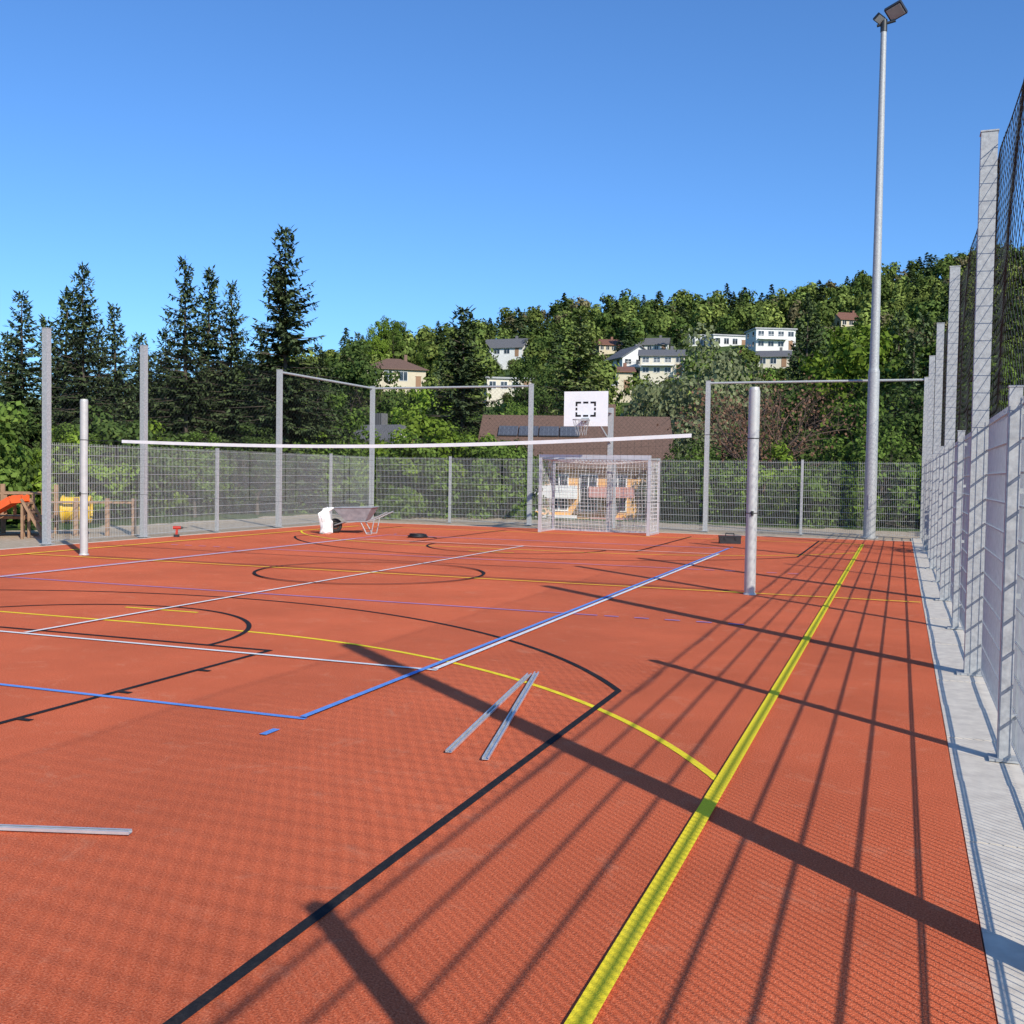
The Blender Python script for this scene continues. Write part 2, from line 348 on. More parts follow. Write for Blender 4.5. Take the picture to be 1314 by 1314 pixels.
# ------------------------------------------------------------------ goal
gx0,gx1,gy0,gy1=CX-1.54,CX+1.54,27.3,28.45
e=empty("handball_goal"); m=M(); w=.08;H=2.08
m.beam((gx0,gy0,0),(gx0,gy0,H),w,w); m.beam((gx1,gy0,0),(gx1,gy0,H),w,w); m.beam((gx0-w/2,gy0,H+.041),(gx1+w/2,gy0,H+.041),w,w)
m.obj("frame",m_alu,e)
m=M()
for x in (gx0,gx1):
    m.beam((x,gy0+.05,H-.02),(x,gy1,H-.02),.05,.05); m.beam((x,gy1+.03,0),(x,gy1+.03,H+.02),.06,.06); m.beam((x,gy0+.05,.03),(x,gy1,.03),.05,.05)
m.beam((gx0+.03,gy1+.03,.03),(gx1-.03,gy1+.03,.03),.05,.05); m.beam((gx0+.03,gy1+.03,H-.0),(gx1-.03,gy1+.03,H-.0),.04,.04); m.obj("rear_frame",m_alu,e)
m=M(); r=.006; sag=lambda a,b_: .05*math.sin(a*3.1)*math.sin(b_*2.7)
def netpatch(fn,U,Vn):
    for i in range(U+1):
        for j in range(Vn+1):
            if i<U: m.tube(fn(i/U,j/Vn),fn((i+1)/U,j/Vn),r,n=3,caps=False)
            if j<Vn: m.tube(fn(i/U,j/Vn),fn(i/U,(j+1)/Vn),r,n=3,caps=False)
netpatch(lambda u,v:(gx0+(gx1-gx0)*u,gy1-.12+sag(u*9,v*5)-.25*math.sin(math.pi*v)*math.sin(math.pi*u),.04+(H-.06)*v-.03*math.sin(math.pi*u)),30,20)
netpatch(lambda u,v:(gx0+(gx1-gx0)*u,gy0+.06+(gy1-.18-gy0)*v,H-.05-.12*math.sin(math.pi*u)*math.sin(math.pi*v)),30,10)
for x,sg in((gx0,1),(gx1,-1)): netpatch(lambda u,v:(x+sg*.06*math.sin(math.pi*u)*math.sin(math.pi*v),gy0+.06+(gy1-.18-gy0)*u,.04+(H-.09)*v),10,20)
m.obj("goal_net",m_whnet,e)
# ------------------------------------------------------------------ basketball hoop
e=empty("basketball_hoop",(CX,0,0)); m=M()
m.beam((0,28.95,-.05),(0,28.95,3.55),.13,.13); m.box(-.25,.25,28.75,29.15,0,.02)
m.beam((0,28.9,3.45),(0,26.62,3.45),.1,.12); m.beam((0,28.9,2.55),(0,26.75,3.38),.06,.06)
for s_ in(-1,1): m.beam((0,26.95,3.42),(s_*.42,26.5,3.65),.04,.04); m.beam((0,26.95,3.42),(s_*.42,26.5,3.0),.04,.04); m.beam((s_*.42,26.47,2.95),(s_*.42,26.47,3.75),.04,.03)
m.beam((-.42,26.47,3.45),(.42,26.47,3.45),.05,.03)
m.obj("support",m_galv,e)
m=M(); m.box(-.6,.6,26.40,26.44,2.90,3.82,0)
f=26.396
def mk_(x0,x1,z0,z1): m.box(x0,x1,f,26.3995,z0,z1,1)
x0,x1,z0,z1,t=-.28,.28,3.15,3.55,.05
for a,b_ in((x0,x0+.15),(-.07,.07),(x1-.15,x1)): mk_(a,b_,z1-t,z1); mk_(a,b_,z0,z0+t)
for a,b_ in((z0+t+.001,z0+.12),(z0+.17,z0+.24),(z1-.12,z1-t-.001)): mk_(x0,x0+t,a,b_); mk_(x1-t,x1,a,b_)
m.obj("backboard",[m_board,m_blk],e)
m=M(); m.ring((0,26.40-.16-.225,3.05),.225,.011,32,6); m.box(-.09,.09,26.22,26.39,3.03,3.06); m.box(-.1,.1,26.37,26.392,2.96,3.12); m.obj("rim",m_galv,e)
m=M(); cy=26.015
for i in range(12):
    for sg in(1,-1):
        pts=[(math.cos(i*math.pi/6+sg*j*.13)*(.225-.085*min(1,j/3.)),cy+math.sin(i*math.pi/6+sg*j*.13)*(.225-.085*min(1,j/3.)),3.04-j*.1) for j in range(5)]
        for a,b_ in zip(pts[:-1],pts[1:]): m.tube(a,b_,.004,n=3,caps=False)
m.obj("chain_net",m_galv,e)
# ------------------------------------------------------------------ objects on the court
def profile(p,q,z=.016,tilt=0):
    p=np.array(p);q=np.array(q);c_=(p+q)/2;Ln=np.linalg.norm(q-p);a=math.atan2(*(q-p)[1::-1]) 
    m=M();h=Ln/2
    m.box(-h,h,-.017,.017,.0,.002); m.box(-h,h,-.019,-.017,0,.014); m.box(-h,h,.017,.019,0,.014); m.box(-h,h,-.0169,-.010,.012,.014); m.box(-h,h,.010,.0169,.012,.014)
    o=m.obj("aluminium_profile",m_alu,None,(c_[0],c_[1],z),a); o.rotation_euler=(0,tilt,a)
profile((-2.72,7.72),(-2.37,5.36),.009); profile((-2.66,7.72),(-2.12,5.30),.018,.006); profile((-3.10,3.60),(-5.35,2.90),.009)
m_barrow=surf("barrow_zinc",(.34,.35,.37),(.22,.23,.25),9,.55,.05)
e=empty("wheelbarrow",(-13.15,23.75,0),math.radians(12)); m=M()
def tray(m,z0,z1,a0,a1,b0,b1,c0,c1):
    bot=[(a0,-c0,z0),(a1,-c0,z0),(a1,c0,z0),(a0,c0,z0)]; top=[(b0,-c1,z1),(b1,-c1,z1+.03),(b1,c1,z1+.03),(b0,c1,z1)]
    m.add(bot+top,[(0,3,2,1),(0,1,5,4),(1,2,6,5),(2,3,7,6),(3,0,4,7)])
    tb=[(x*.97,y*.96,z+.012) for x,y,z in bot];tt=[(x*.98,y*.97,z-.001) for x,y,z in top]
    m.add(tb+tt,[(0,1,2,3),(4,5,1,0),(5,6,2,1),(6,7,3,2),(7,4,0,3)])
    m.pipe([top[0],top[1],top[2],top[3],top[0]],.014,6)
tray(m,.34,.66,-.3,.25,-.58,.45,.2,.33); m.obj("tray",m_barrow,e)
m=M()
for s_ in(-1,1):
    m.pipe([(-.62,s_*.06,.2),(-.3,s_*.16,.31),(.3,s_*.24,.32),(.85,s_*.29,.58)],.017,8); m.pipe([(.12,s_*.2,.32),(.3,s_*.24,.0),(.42,s_*.25,.0),(.5,s_*.25,.4)],.015,8)
m.pipe([(.3,-.24,.03),(.3,.24,.03)],.012,6); m.obj("frame",m_galv,e)
m=M(); m.ring((-.62,0,.19),.14,.05,24,8,0,'y'); m.tube((-.62,-.03,.19),(-.62,.03,.19),.08,n=14); m.obj("wheel",m_rubber,e)
m=M(); V=[];F=[]
nn_=20
lv_=((0,.13,.10),(.04,.165,.13),(.16,.15,.135),(.28,.165,.12),(.40,.14,.125),(.50,.15,.09),(.57,.10,.05),(.64,.13,.035),(.66,.11,.01))
for j,(z,rx,ry_) in enumerate(lv_):
    for i in range(nn_):
        a=2*math.pi*i/nn_; ca,sa=math.cos(a),math.sin(a); q=1+rng.normal()*.07; pw=.6
        V.append((rx*q*math.copysign(abs(ca)**pw,ca)+.01*j*math.sin(j),ry_*q*math.copysign(abs(sa)**pw,sa),z+(rng.normal()*.015 if j else 0)))
for j in range(len(lv_)-1):
    for i in range(nn_): F.append((j*nn_+i,j*nn_+(i+1)%nn_,(j+1)*nn_+(i+1)%nn_,(j+1)*nn_+i))
F.append(tuple(range((len(lv_)-1)*nn_,len(lv_)*nn_))); m.add(V,F,0,False); m.obj("white_bag",m_white,None,(-13.75,23.15,.0),.4)
m=M()
for i in range(6): m.ring((.02*math.sin(i*2.3),.02*math.cos(i*1.7),.02+.014*i),.24-.012*i,.012,26,5)
m.pipe([(.24,0,.02),(.38,.08,.012),(.5,.02,.012)],.011,6); m.obj("cable_coil",m_dark,None,(-11.1,23.05,0))
e=empty("toolbox",(-3.85,25.4,0),.3); m=M(); m.box(-.25,.25,-.13,.13,0,.15); m.box(-.26,.26,-.14,.14,.152,.19); m.obj("case",m_dark,e)
m=M(); m.pipe([(-.1,0,.19),(-.1,0,.25),(.1,0,.25),(.1,0,.19)],.012,6); m.box(-.15,-.11,-.155,-.141,.1,.17); m.box(.11,.15,-.155,-.141,.1,.17); m.obj("handle_and_latches",m_dark,e)
e=empty("cordless_drill",(-15.9,20.0,0),.5); m=M(); m.box(-.06,.06,-.05,.05,0,.06); m.obj("battery",m_dark,e)
m=M(); m.beam((0,0,.06),(.01,0,.19),.05,.045); m.tube((-.08,0,.22),(.1,0,.22),.04,n=14); m.obj("body",m_redpl,e); m=M(); m.tube((.1,0,.22),(.15,0,.22),.03,.018,12); m.tube((.15,0,.22),(.24,0,.22),.006,n=6); m.obj("chuck",m_dark,e)
# ------------------------------------------------------------------ playground
e=empty("playground_tower",(-19.55,19.05,-.03),math.radians(35)); m=M()
for x in(-.6,.6):
    for y in(-.6,.6): m.beam((x,y,0),(x,y,1.2),.1,.1)
m.box(-.65,.65,-.55,.55,.4,.46); m.beam((-.6,-.6,1.0),(.6,-.6,1.0),.06,.04); m.beam((-.6,.6,1.0),(.6,.6,1.0),.06,.04)
for x in (1.2,1.9,2.5): m.beam((x,-.4,0),(x,-.4,.9),.1,.1)
m.beam((.65,-.4,.8),(2.55,-.4,.8),.06,.05)
for i in range(6): m.beam((-.5+i*.2,-.6,.5),(-.5+i*.2,-.6,.98),.07,.02)
m.obj("timber_frame",m_wood,e)
m=M(); m.tube((.85,.0,.62),(1.45,0,.62),.3,n=22,caps=False); m.ring((.85,0,.62),.3,.04,22,6,0,'x'); m.ring((1.45,0,.62),.3,.04,22,6,0,'x'); m.obj("yellow_tunnel",m_yplast,e)
for kx,(sx_,sy_,sr) in enumerate(((-18.5,18.05,205),(-19.05,18.6,212))):
    e=empty("playground_slide",(sx_,sy_,-.03),math.radians(sr)); m=M()
    pts=[(0,.85),(.25,.83),(.6,.62),(1.1,.32),(1.5,.14),(1.9,.10)]
    for (a,za),(b_,zb) in zip(pts[:-1],pts[1:]):
        m.add([(a,-.22,za),(b_,-.22,zb),(b_,.22,zb),(a,.22,za)],[(0,1,2,3)])
        for y in(-.24,.24): m.beam((a,y,za+.05),(b_,y,zb+.05),.04,.16)
    m.obj("chute",m_orange,e)
    m=M()
    for x,z in((.0,.8),(1.2,.22)):
        for y in(-.2,.2): m.beam((x,y,0),(x,y,z),.05,.05)
    for y in(-.25,.25): m.beam((-.5,y,0),(0,y,.9),.05,.05)
    for i in range(4): m.beam((-.4+i*.11,-.25,.2+i*.2),(-.4+i*.11,.25,.2+i*.2),.04,.04)
    m.obj("ladder",m_wood,e)
# ------------------------------------------------------------------ houses
def house(name,d,l,rot,W,D,H,rh,kind,wm,rm,rows=1,cols=4,z=None,ov=.5):
    x,y=xy(d,l); zz=float(terr(x,y)) if z is None else z
    e=empty(name,(x,y,zz),math.radians(20.53+rot)); m=M(); m.box(-W/2,W/2,-D/2,D/2,-5,H)
    if kind=='gable':
        for s_ in(-1,1):
            xx=s_*W/2; m.add([(xx,-D/2,H),(xx,D/2,H),(xx,0,H+rh)],[(0,1,2) if s_>0 else (0,2,1)])
    if kind=='gfront':
        for s_ in(-1,1):
            yy=s_*D/2; m.add([(-W/2,yy,H),(W/2,yy,H),(0,yy,H+rh)],[(0,1,2) if s_<0 else (0,2,1)])
    m.obj("walls",wm,e); m=M(); t=.18
    def slab(P):
        P=[np.array(p,float) for p in P]; Q=[p+np.array([0,0,t]) for p in P]; k_=len(P)
        m.add(P+Q,[tuple(range(k_))[::-1],tuple(range(k_,2*k_))]+[(i,(i+1)%k_,k_+(i+1)%k_,k_+i) for i in range(k_)])
    a,b_=W/2+ov,D/2+ov; dz=rh*ov/(D/2)
    if kind=='gable':
        slab([(-a,-b_,H-dz),(a,-b_,H-dz),(a,-.001,H+rh),(-a,-.001,H+rh)]); slab([(a,b_,H-dz),(-a,b_,H-dz),(-a,.001,H+rh),(a,.001,H+rh)])
    elif kind=='gfront':
        dz=rh*ov/(W/2); slab([(-a,b_,H-dz),(-a,-b_,H-dz),(-.001,-b_,H+rh),(-.001,b_,H+rh)]); slab([(a,-b_,H-dz),(a,b_,H-dz),(.001,b_,H+rh),(.001,-b_,H+rh)])
    elif kind=='hip':
        q=max(.3,W/2-D/2); dz=rh*ov/(D/2)
        V=[(-a,-b_,H-dz),(a,-b_,H-dz),(a,b_,H-dz),(-a,b_,H-dz),(-q,0,H+rh),(q,0,H+rh)]; m.add(V,[(0,1,5,4),(1,2,5),(2,3,4,5),(3,0,4),(0,3,2,1)])
        m.box(-a-.03,a+.03,-b_-.03,-b_-.001,H-dz-.12,H-dz+.04)
    else:
        m.box(-a+.2,a-.2,-b_+.2,b_-.2,H+.002,H+.3); m.box(-W/2+.5,W/2-.5,-D/2+.5,D/2-.5,H+.302,H+.36)
    if kind!='flat': m.box(W*.18,W*.18+.6,.4,1.0,H+rh*.4,H+rh+.9)
    m.obj("roof",rm,e)
    m=M(); sh=H/rows
    for r_ in range(rows):
        for c_ in range(cols):
            cx=-W/2+(c_+.5)*W/cols; ww=min(1.5,W/cols*.55); z0=r_*sh+sh*.33; z1=r_*sh+sh*.8
            if r_==0 and c_==cols-1: continue
            yy=-D/2
            m.box(cx-ww/2,cx+ww/2,yy-.02,yy-.002,z0,z1,0)
            for (xa,xb,za,zb) in((cx-ww/2-.07,cx-ww/2-.001,z0-.07,z1+.07),(cx+ww/2+.001,cx+ww/2+.07,z0-.07,z1+.07),(cx-ww/2,cx+ww/2,z1+.001,z1+.07),(cx-ww/2,cx+ww/2,z0-.07,z0-.001)): m.box(xa,xb,yy-.06,yy-.002,za,zb,1)
            m.box(cx-.03,cx+.03,yy-.045,yy-.021,z0+.001,z1-.001,1)
        for s_ in(-1,1):
            for cy_ in(-D/4,D/4):
                xx=s_*W/2; x0,x1=sorted((xx+s_*.002,xx+s_*.03)); m.box(x0,x1,cy_-.6,cy_+.6,r_*sh+sh*.33,r_*sh+sh*.8,0)
    m.obj("windows",[m_glass,m_white],e)
    m=M(); cx=-W/2+(cols-.5)*W/cols; m.box(cx-.5,cx+.5,-D/2-.05,-D/2-.002,.02,2.05,0); m.box(cx-.58,cx+.58,-D/2-.08,-D/2-.002,2.06,2.14,0); m.obj("door",m_wood,e)
    if rows>1:
        m=M(); m.box(-W/2+.3,W/2-W/cols,-D/2-1.3,-D/2-.003,sh-.12,sh+.03); 
        xs=np.arange(-W/2+.35,W/2-W/cols,.25)
        for q in xs: m.box(q-.015,q+.015,-D/2-1.28,-D/2-1.25,sh+.031,sh+.9)
        m.box(-W/2+.3,W/2-W/cols,-D/2-1.3,-D/2-1.24,sh+.901,sh+.96); m.obj("balcony",m_white,e)
    return e
HS=[]
def hs(name,u,v,d,*a,**k):
    # v = level of the house base as seen from the court; the plot is terraced to that height
    l=(u-657)/1329*d; z=(605.5+(u-657)*.0159-v)/1329*d+1.6; HS.append((d,l,a[1],z)); return house(name,d,l,*a,z=z,**k)
hs("beige_house",503,496,203,12,11.5,9,3.6,2.2,'hip',m_wbeige,m_rbrown,rows=1)
hs("white_house",648,458,262,-20,10.5,8,2.4,2.4,'gable',m_wwhite,m_rgrey,rows=1)
hs("flat_roofed_house",648,504,186,8,8,7,2.5,.3,'flat',m_wcream,m_rflat)
hs("white_house",805,484,215,20,7.5,8,4.0,2.4,'gfront',m_wwhite,m_rgrey,rows=2,cols=3)
hs("white_house",846,482,205,-8,8.5,8,3.9,1.4,'gable',m_wcream,m_rgrey,rows=2)
hs("beige_house",791,502,187,0,4.4,6,3.6,1.0,'gable',m_wbeige,m_rred,rows=1,cols=2)
hs("modern_white_house",925,447,262,10,9,8,3.0,.3,'flat',m_wwhite,m_rflat,rows=1,cols=4)
hs("modern_white_house",893,448,268,-6,6,7,3.4,.3,'flat',m_wwhite,m_rflat,rows=1,cols=3)
hs("modern_white_house",983,449,247,5,9.5,8,4.7,.3,'flat',m_wwhite,m_rflat,rows=2,cols=4)
hs("cream_house",988,471,222,-15,6.5,7,2.3,1.4,'gable',m_wcream,m_rgrey,rows=1,cols=3)
hs("brown_roofed_house",1082,421,297,10,8,7,2.4,2.2,'gable',m_wbeige,m_rred,rows=1)
hs("red_roofed_house",775,452,270,10,6,7,2,1.6,'gable',m_wbeige,m_rred,rows=1)
hs("grey_roofed_house",835,453,262,-12,7,7,2.2,1.8,'gable',m_wwhite,m_rgrey,rows=1)
hs("white_cottage",490,606,62,60,2.2,3,2.,.8,'gfront',m_wwhite,m_rgrey,rows=1,cols=2,ov=.2)
HH,RH=3.9,2.5
e=house("brown_roofed_house",60,3.6,-4,9.4,8.5,HH,RH,'gable',m_wyel,m_rbrown,rows=1,cols=6,z=-1.55,ov=.7)
m=M()
def onroof(x,s):
    D=8.5;b_=D/2; return np.array([x,-b_*(1-s)-.03,HH+RH*s+.24])
for i in range(4):
    x0=-4.3+i*1.15; P=[onroof(x0,.46),onroof(x0+1.08,.46),onroof(x0+1.08,.68),onroof(x0,.68)]; up=np.array([0,-.03,.05])
    m.add(P+[p+up for p in P],[(4,5,6,7),(0,1,5,4),(1,2,6,5),(2,3,7,6),(3,0,4,7)])
m.obj("solar_panels",m_solar,e)
m=M(); m.box(-2.6,.2,-5.0,-4.253,1.9,2.6); m.box(-2.6,.2,-5.0,-4.253,.2,1.0); m.obj("oriel_panels",m_wwhite,e)
m=M(); m.add([(.8,-4.26,2.5),(3.2,-4.26,2.5),(3.2,-5.8,2.0),(.8,-5.8,2.0),(.8,-4.26,2.55),(3.2,-4.26,2.55),(3.2,-5.8,2.05),(.8,-5.8,2.05)],[(0,1,2,3),(7,6,5,4),(2,6,7,3),(0,3,7,4),(1,5,6,2)]); m.box(.9,3.1,-4.5,-4.253,.0,.9); m.obj("awning",m_wpink,e)
# ------------------------------------------------------------------ vegetation
def nrm(a): return a/np.maximum(1e-9,np.linalg.norm(a,axis=-1,keepdims=True))
def diamonds(C,Nn,s,asp=.7):
    n=len(C); t=nrm(rng.normal(size=(n,3))); a=nrm(np.cross(Nn,t)); b_=np.cross(Nn,a); s=np.asarray(s).reshape(-1,1)*np.ones((n,1))
    return np.stack([C-a*s,C-b_*s*asp,C+a*s,C+b_*s*asp],1)
def twigs(P,T,ln,w,up=None):
    n=len(P); T=nrm(T); up=np.tile([0,0,1.],(n,1)) if up is None else up; up=up+rng.normal(size=(n,3))*.35
    s_=nrm(np.cross(T,up)); ln=ln.reshape(-1,1); w=w.reshape(-1,1)
    return np.stack([P,P+T*ln*.45+s_*w,P+T*ln,P+T*ln*.45-s_*w],1)
def veg_mesh(name,Q,leafm,wood=None,woodm=None,tint=None):
    V=Q.reshape(-1,3); n=len(Q); F=np.arange(n*4).reshape(-1,4).tolist(); V=V.tolist(); mi=[0]*n; sm=[False]*n
    if wood: b=len(V); V+=wood.v; F+=[[b+i for i in f] for f in wood.f]; mi+=[1]*len(wood.f); sm+=[True]*len(wood.f)
    me=bpy.data.meshes.new(name); me.from_pydata(V,[],F); me.materials.append(leafm)
    if wood: me.materials.append(woodm)
    me.polygons.foreach_set("material_index",mi); me.polygons.foreach_set("use_smooth",sm)
    if tint is not None:
        a=me.color_attributes.new("tint",'FLOAT_COLOR','POINT'); c4=np.ones((n*4,4),np.float32); c4[:,:3]=np.repeat(tint,4,axis=0); a.data.foreach_set("color",c4.ravel())
    me.update(); return me
def spruce(H=12.,R=2.5,lv=46,dens=1.):
    w=M(); w.tube((0,0,-.6),(0,0,H*.55),.19*H/12,.1*H/12,8,caps=False); w.tube((0,0,H*.55),(0,0,H*.985),.1*H/12,.012,6,caps=False)
    Ps=[];Ts=[];Ls=[];Ws=[]
    lean=rng.uniform(.85,1.15,8)
    for i in range(lv):
        f=.03+.955*(i/(lv-1))**.95; z0=f*H; nb=int(rng.integers(6,10)) if f<.9 else 5
        for k_ in range(nb):
            az=rng.uniform(0,2*np.pi); L=(R*(1-f)**.82*rng.uniform(.72,1.12)+.12)*lean[int(az/(2*np.pi)*8)%8]
            if f<.12: L*=.8+f*1.6
            a=np.interp(f,[0,.5,.85,1],[-.38,-.22,.25,.9])+rng.normal()*.07; b_=np.interp(f,[0,.6,1],[.22,.2,.1])
            D=np.array([math.cos(az),math.sin(az)]); n=max(3,int(L/.15*dens)); t=(np.arange(n)+rng.uniform(0,1,n))/n*.92+.08
            pos=np.stack([D[0]*L*t,D[1]*L*t,z0+L*(a*t+b_*t*t)],1)
            tan=nrm(np.stack([np.full(n,D[0]),np.full(n,D[1]),a+2*b_*t],1))
            side=np.array([-D[1],D[0],0])
            if L>.8 : w.tube((0,0,z0),pos[np.argmax(t)],.022,.006,3,caps=False)
            for sg in(1,-1):
                ln=(.16+.42*(1-t)*min(1,L/1.5))*rng.uniform(.7,1.25,n)
                Ps.append(pos);Ts.append(tan*.65+sg*side*.9+np.array([0,0,-.22])+rng.normal(size=(n,3))*.12);Ls.append(ln);Ws.append(ln*.2+.018)
            ln=rng.uniform(.14,.32,n); Ps.append(pos);Ts.append(tan*.5+np.array([0,0,-.8])+rng.normal(size=(n,3))*.2);Ls.append(ln);Ws.append(ln*.22+.012)
            Ps.append(pos[-1:]);Ts.append(tan[-1:]);Ls.append(np.array([.3]));Ws.append(np.array([.05]))
    P=np.concatenate(Ps);T=np.concatenate(Ts)
    return twigs(P,T,np.concatenate(Ls),np.concatenate(Ws)),w
def branch(w,p,dirv,L,r,depth,tips,spread=.6):
    p=np.array(p,float); d=dirv/np.linalg.norm(dirv); seg=3; q=p
    for i in range(seg):
        d2=nrm(d+rng.normal(size=3)*.13+np.array([0,0,.04])); q2=q+d2*L/seg; r2=r*(1-.22)
        w.tube(q,q2,r,r2,6 if r>.04 else 4,caps=False); q=q2;r=r2;d=d2
        if depth>0 and (i>0 or depth<3):
            for _ in range(2):
                nd=nrm(d+rng.normal(size=3)*spread); nd[2]=nd[2]*.7+.18; branch(w,q,nd,L*rng.uniform(.5,.75),r*.55,depth-1,tips,spread)
        tips.append(q)
def broad(H=9.,R=3.,nc=70,lpc=120,ls=.12,trunk=.28,shrub=False,flat=1.):
    w=M(); tips=[]; th=H*.22
    if not shrub:
        w.tube((0,0,-.6),(0,0,th),.035*H*trunk/.28*.6,.028*H*.55,10,caps=False)
        for i in range(6):
            a=i*1.05+rng.uniform(-.3,.3); branch(w,(0,0,th),np.array([math.cos(a)*.55,math.sin(a)*.55,1.]),H*.33,.012*H,2,tips)
    else:
        for i in range(5):
            a=rng.uniform(0,6.28); branch(w,(0,0,-.3),np.array([math.cos(a)*.5,math.sin(a)*.5,1.]),H*.5,.02,1,tips)
    zc=H*(.6 if not shrub else .48); hz=H*(.40 if not shrub else .5)
    ph=rng.uniform(0,6.28,6); C=[]
    while len(C)<nc:
        v=nrm(rng.normal(size=3)); rr=rng.uniform(.35,1)**.5
        az=math.atan2(v[1],v[0]); lump=1+.18*math.sin(2*az+ph[0])+.14*math.sin(3*az+ph[1]+v[2]*3)+.12*math.sin(5*v[2]+ph[2])
        C.append([v[0]*R*rr*lump*(1-.25*max(0,v[2])),v[1]*R*rr*lump*(1-.25*max(0,v[2])),max(.15*H if not shrub else .1,zc+v[2]*hz*rr*lump*flat)])
    C=np.array(C); rc=R*rng.uniform(.16,.34,nc)
    idx=np.repeat(np.arange(nc),lpc); n=len(idx); v=nrm(rng.normal(size=(n,3))); rad=(rng.uniform(.25,1,n)**.5)[:,None]
    v2=v*np.array([1,1,.8]); P=C[idx]+v2*rad*rc[idx][:,None]
    Nn=nrm(v+.5*nrm(C[idx]-np.array([0,0,zc]))+rng.normal(size=(n,3))*.55)
    return diamonds(P,Nn,ls*rng.uniform(.6,1.3,n)),w
def place(me,name,x,y,s=1.,sz=None,rz=None):
    o=bpy.data.objects.new(name,me); o.location=(x,y,float(terr(x,y))-.05); o.scale=(s,s,sz or s); o.rotation_euler=(rng.normal()*.02,rng.normal()*.02,rng.uniform(0,6.28) if rz is None else rz); return link(o)
SP=[]
for i,R in enumerate((2.6,3.0,2.3)):
    Q,w=spruce(12.,R); SP.append(veg_mesh("spruce_%d"%i,Q,m_spruce,w,m_bark))
Q,w=spruce(12.,3.1,40); SP.append(veg_mesh("larch",Q,m_spruceg,w,m_bark))
Q,w=spruce(12.,3.3,50,1.1); SP.append(veg_mesh("spruce_wide",Q,m_spruce,w,m_bark))
def broadset(nm,mat,n,**k):
    r=[]
    for i in range(n): Q,w=broad(**k); r.append(veg_mesh(nm,Q,mat,w,m_bark))
    return r
BG=broadset("broadleaf",m_leaf,2); BD=broadset("broadleaf_dark",m_leafd,2,nc=80); BB=broadset("broadleaf_bright",m_leafb,1); BS=broadset("broadleaf_silver",m_leafs,1,R=4.,H=8.5,nc=100)
SHg=broadset("shrub_g",m_leaf,2,H=2.6,R=1.5,nc=45,lpc=110,ls=.07,shrub=True); SHb=broadset("shrub_b",m_leafb,1,H=2.6,R=1.4,nc=40,lpc=110,ls=.07,shrub=True); SHd=broadset("shrub_d",m_leafd,1,H=2.8,R=1.6,nc=45,lpc=110,ls=.07,shrub=True)
def byview(u,d): l=(u-657)/1329*d; return xy(d,l)
def tree(me,name,u,top,d,hm,wf=1.,H0=12.):
    x,y=byview(u,d); vh=605.5+(u-657)*.0159
    zt=(vh-top)/1329*d+1.6; Ht=zt-float(terr(x,y)); s=Ht/H0; place(me,name,x,y,s*wf,s)
for u,top,d,i,wf in((28,375,33,0,1.1),(74,370,40,2,1.05),(106,340,36,1,.9),(152,390,38,0,1.),(130,420,44,1,1.),(238,335,42,0,.9),(263,345,45,2,1.),(293,362,43,1,.85),(366,290,41,4,.95),(335,420,48,0,1.1),(404,440,50,0,1.1),(5,425,42,1,1.),(190,450,47,0,1.1),
  (55,405,46,0,1.1),(172,425,42,4,1.),(215,420,50,1,1.),(318,450,44,4,1.1),(438,480,60,2,1.1),(592,393,62,4,1.15),(560,470,75,0,1.1),(1028,380,85,4,.8),(1150,398,66,1,.9),(1165,430,58,0,1.),(985,490,80,2,1.),(455,425,130,3,1.),(735,398,95,3,1.25),(1185,400,75,2,1.),(1050,450,75,1,1.),(855,520,75,0,1.)):
    tree(SP[i],"spruce_tree" if i!=3 else "larch_tree",u,top,d,0,wf)
for me_,nm,u,top,d,wf in((BG[0],"birch_tree",500,404,226,.8),(BB[0],"birch_tree",480,412,222,.7),(BG[1],"broadleaf_tree",545,440,225,1.),(BD[0],"broadleaf_tree",455,440,110,1.),(BB[0],"broadleaf_tree",538,500,75,.9),(BD[1],"broadleaf_tree",692,448,130,.9),
   (BG[0],"broadleaf_tree",668,510,110,.7),(BS[0],"willow_tree",905,447,75,.8),(BG[1],"broadleaf_tree",950,480,80,.8),(BB[0],"broadleaf_tree",1098,424,66,1.),(BD[0],"broadleaf_tree",1060,455,72,1.1),(BG[0],"broadleaf_tree",1190,420,60,1.),
   (BG[0],"broadleaf_tree",1250,440,60,1.),(BD[1],"broadleaf_tree",1310,430,64,1.1),(BG[1],"broadleaf_tree",1370,430,60,1.),(BD[1],"broadleaf_tree",1000,520,55,1.),(BG[1],"broadleaf_tree",1110,520,48,1.),(BD[0],"broadleaf_tree",940,545,50,1.),(BD[0],"broadleaf_tree",870,565,54,.8),
   (BD[1],"broadleaf_tree",510,522,66,1.),(BG[1],"broadleaf_tree",425,510,58,1.1),(BD[0],"broadleaf_tree",595,545,58,.8),(BG[0],"broadleaf_tree",640,515,90,.8),(BD[0],"broadleaf_tree",20,520,32,1.3),(BG[0],"broadleaf_tree",95,540,31,1.2),(BD[1],"broadleaf_tree",180,545,34,1.3),(BG[1],"broadleaf_tree",250,555,35,1.2),(BD[0],"broadleaf_tree",330,545,38,1.2),(BG[0],"broadleaf_tree",395,560,42,1.2),(BD[1],"broadleaf_tree",850,510,105,.9),(BG[0],"broadleaf_tree",780,520,120,.8),(BB[0],"broadleaf_tree",920,490,110,1.),(BD[0],"broadleaf_tree",1175,500,50,1.)):
    tree(me_,nm,u,top,d,0,wf,9. if me_ is not BS[0] else 8.5)
w=M();tips=[]; w.tube((0,0,-.5),(0,0,1.2),.12,.1,8,caps=False)
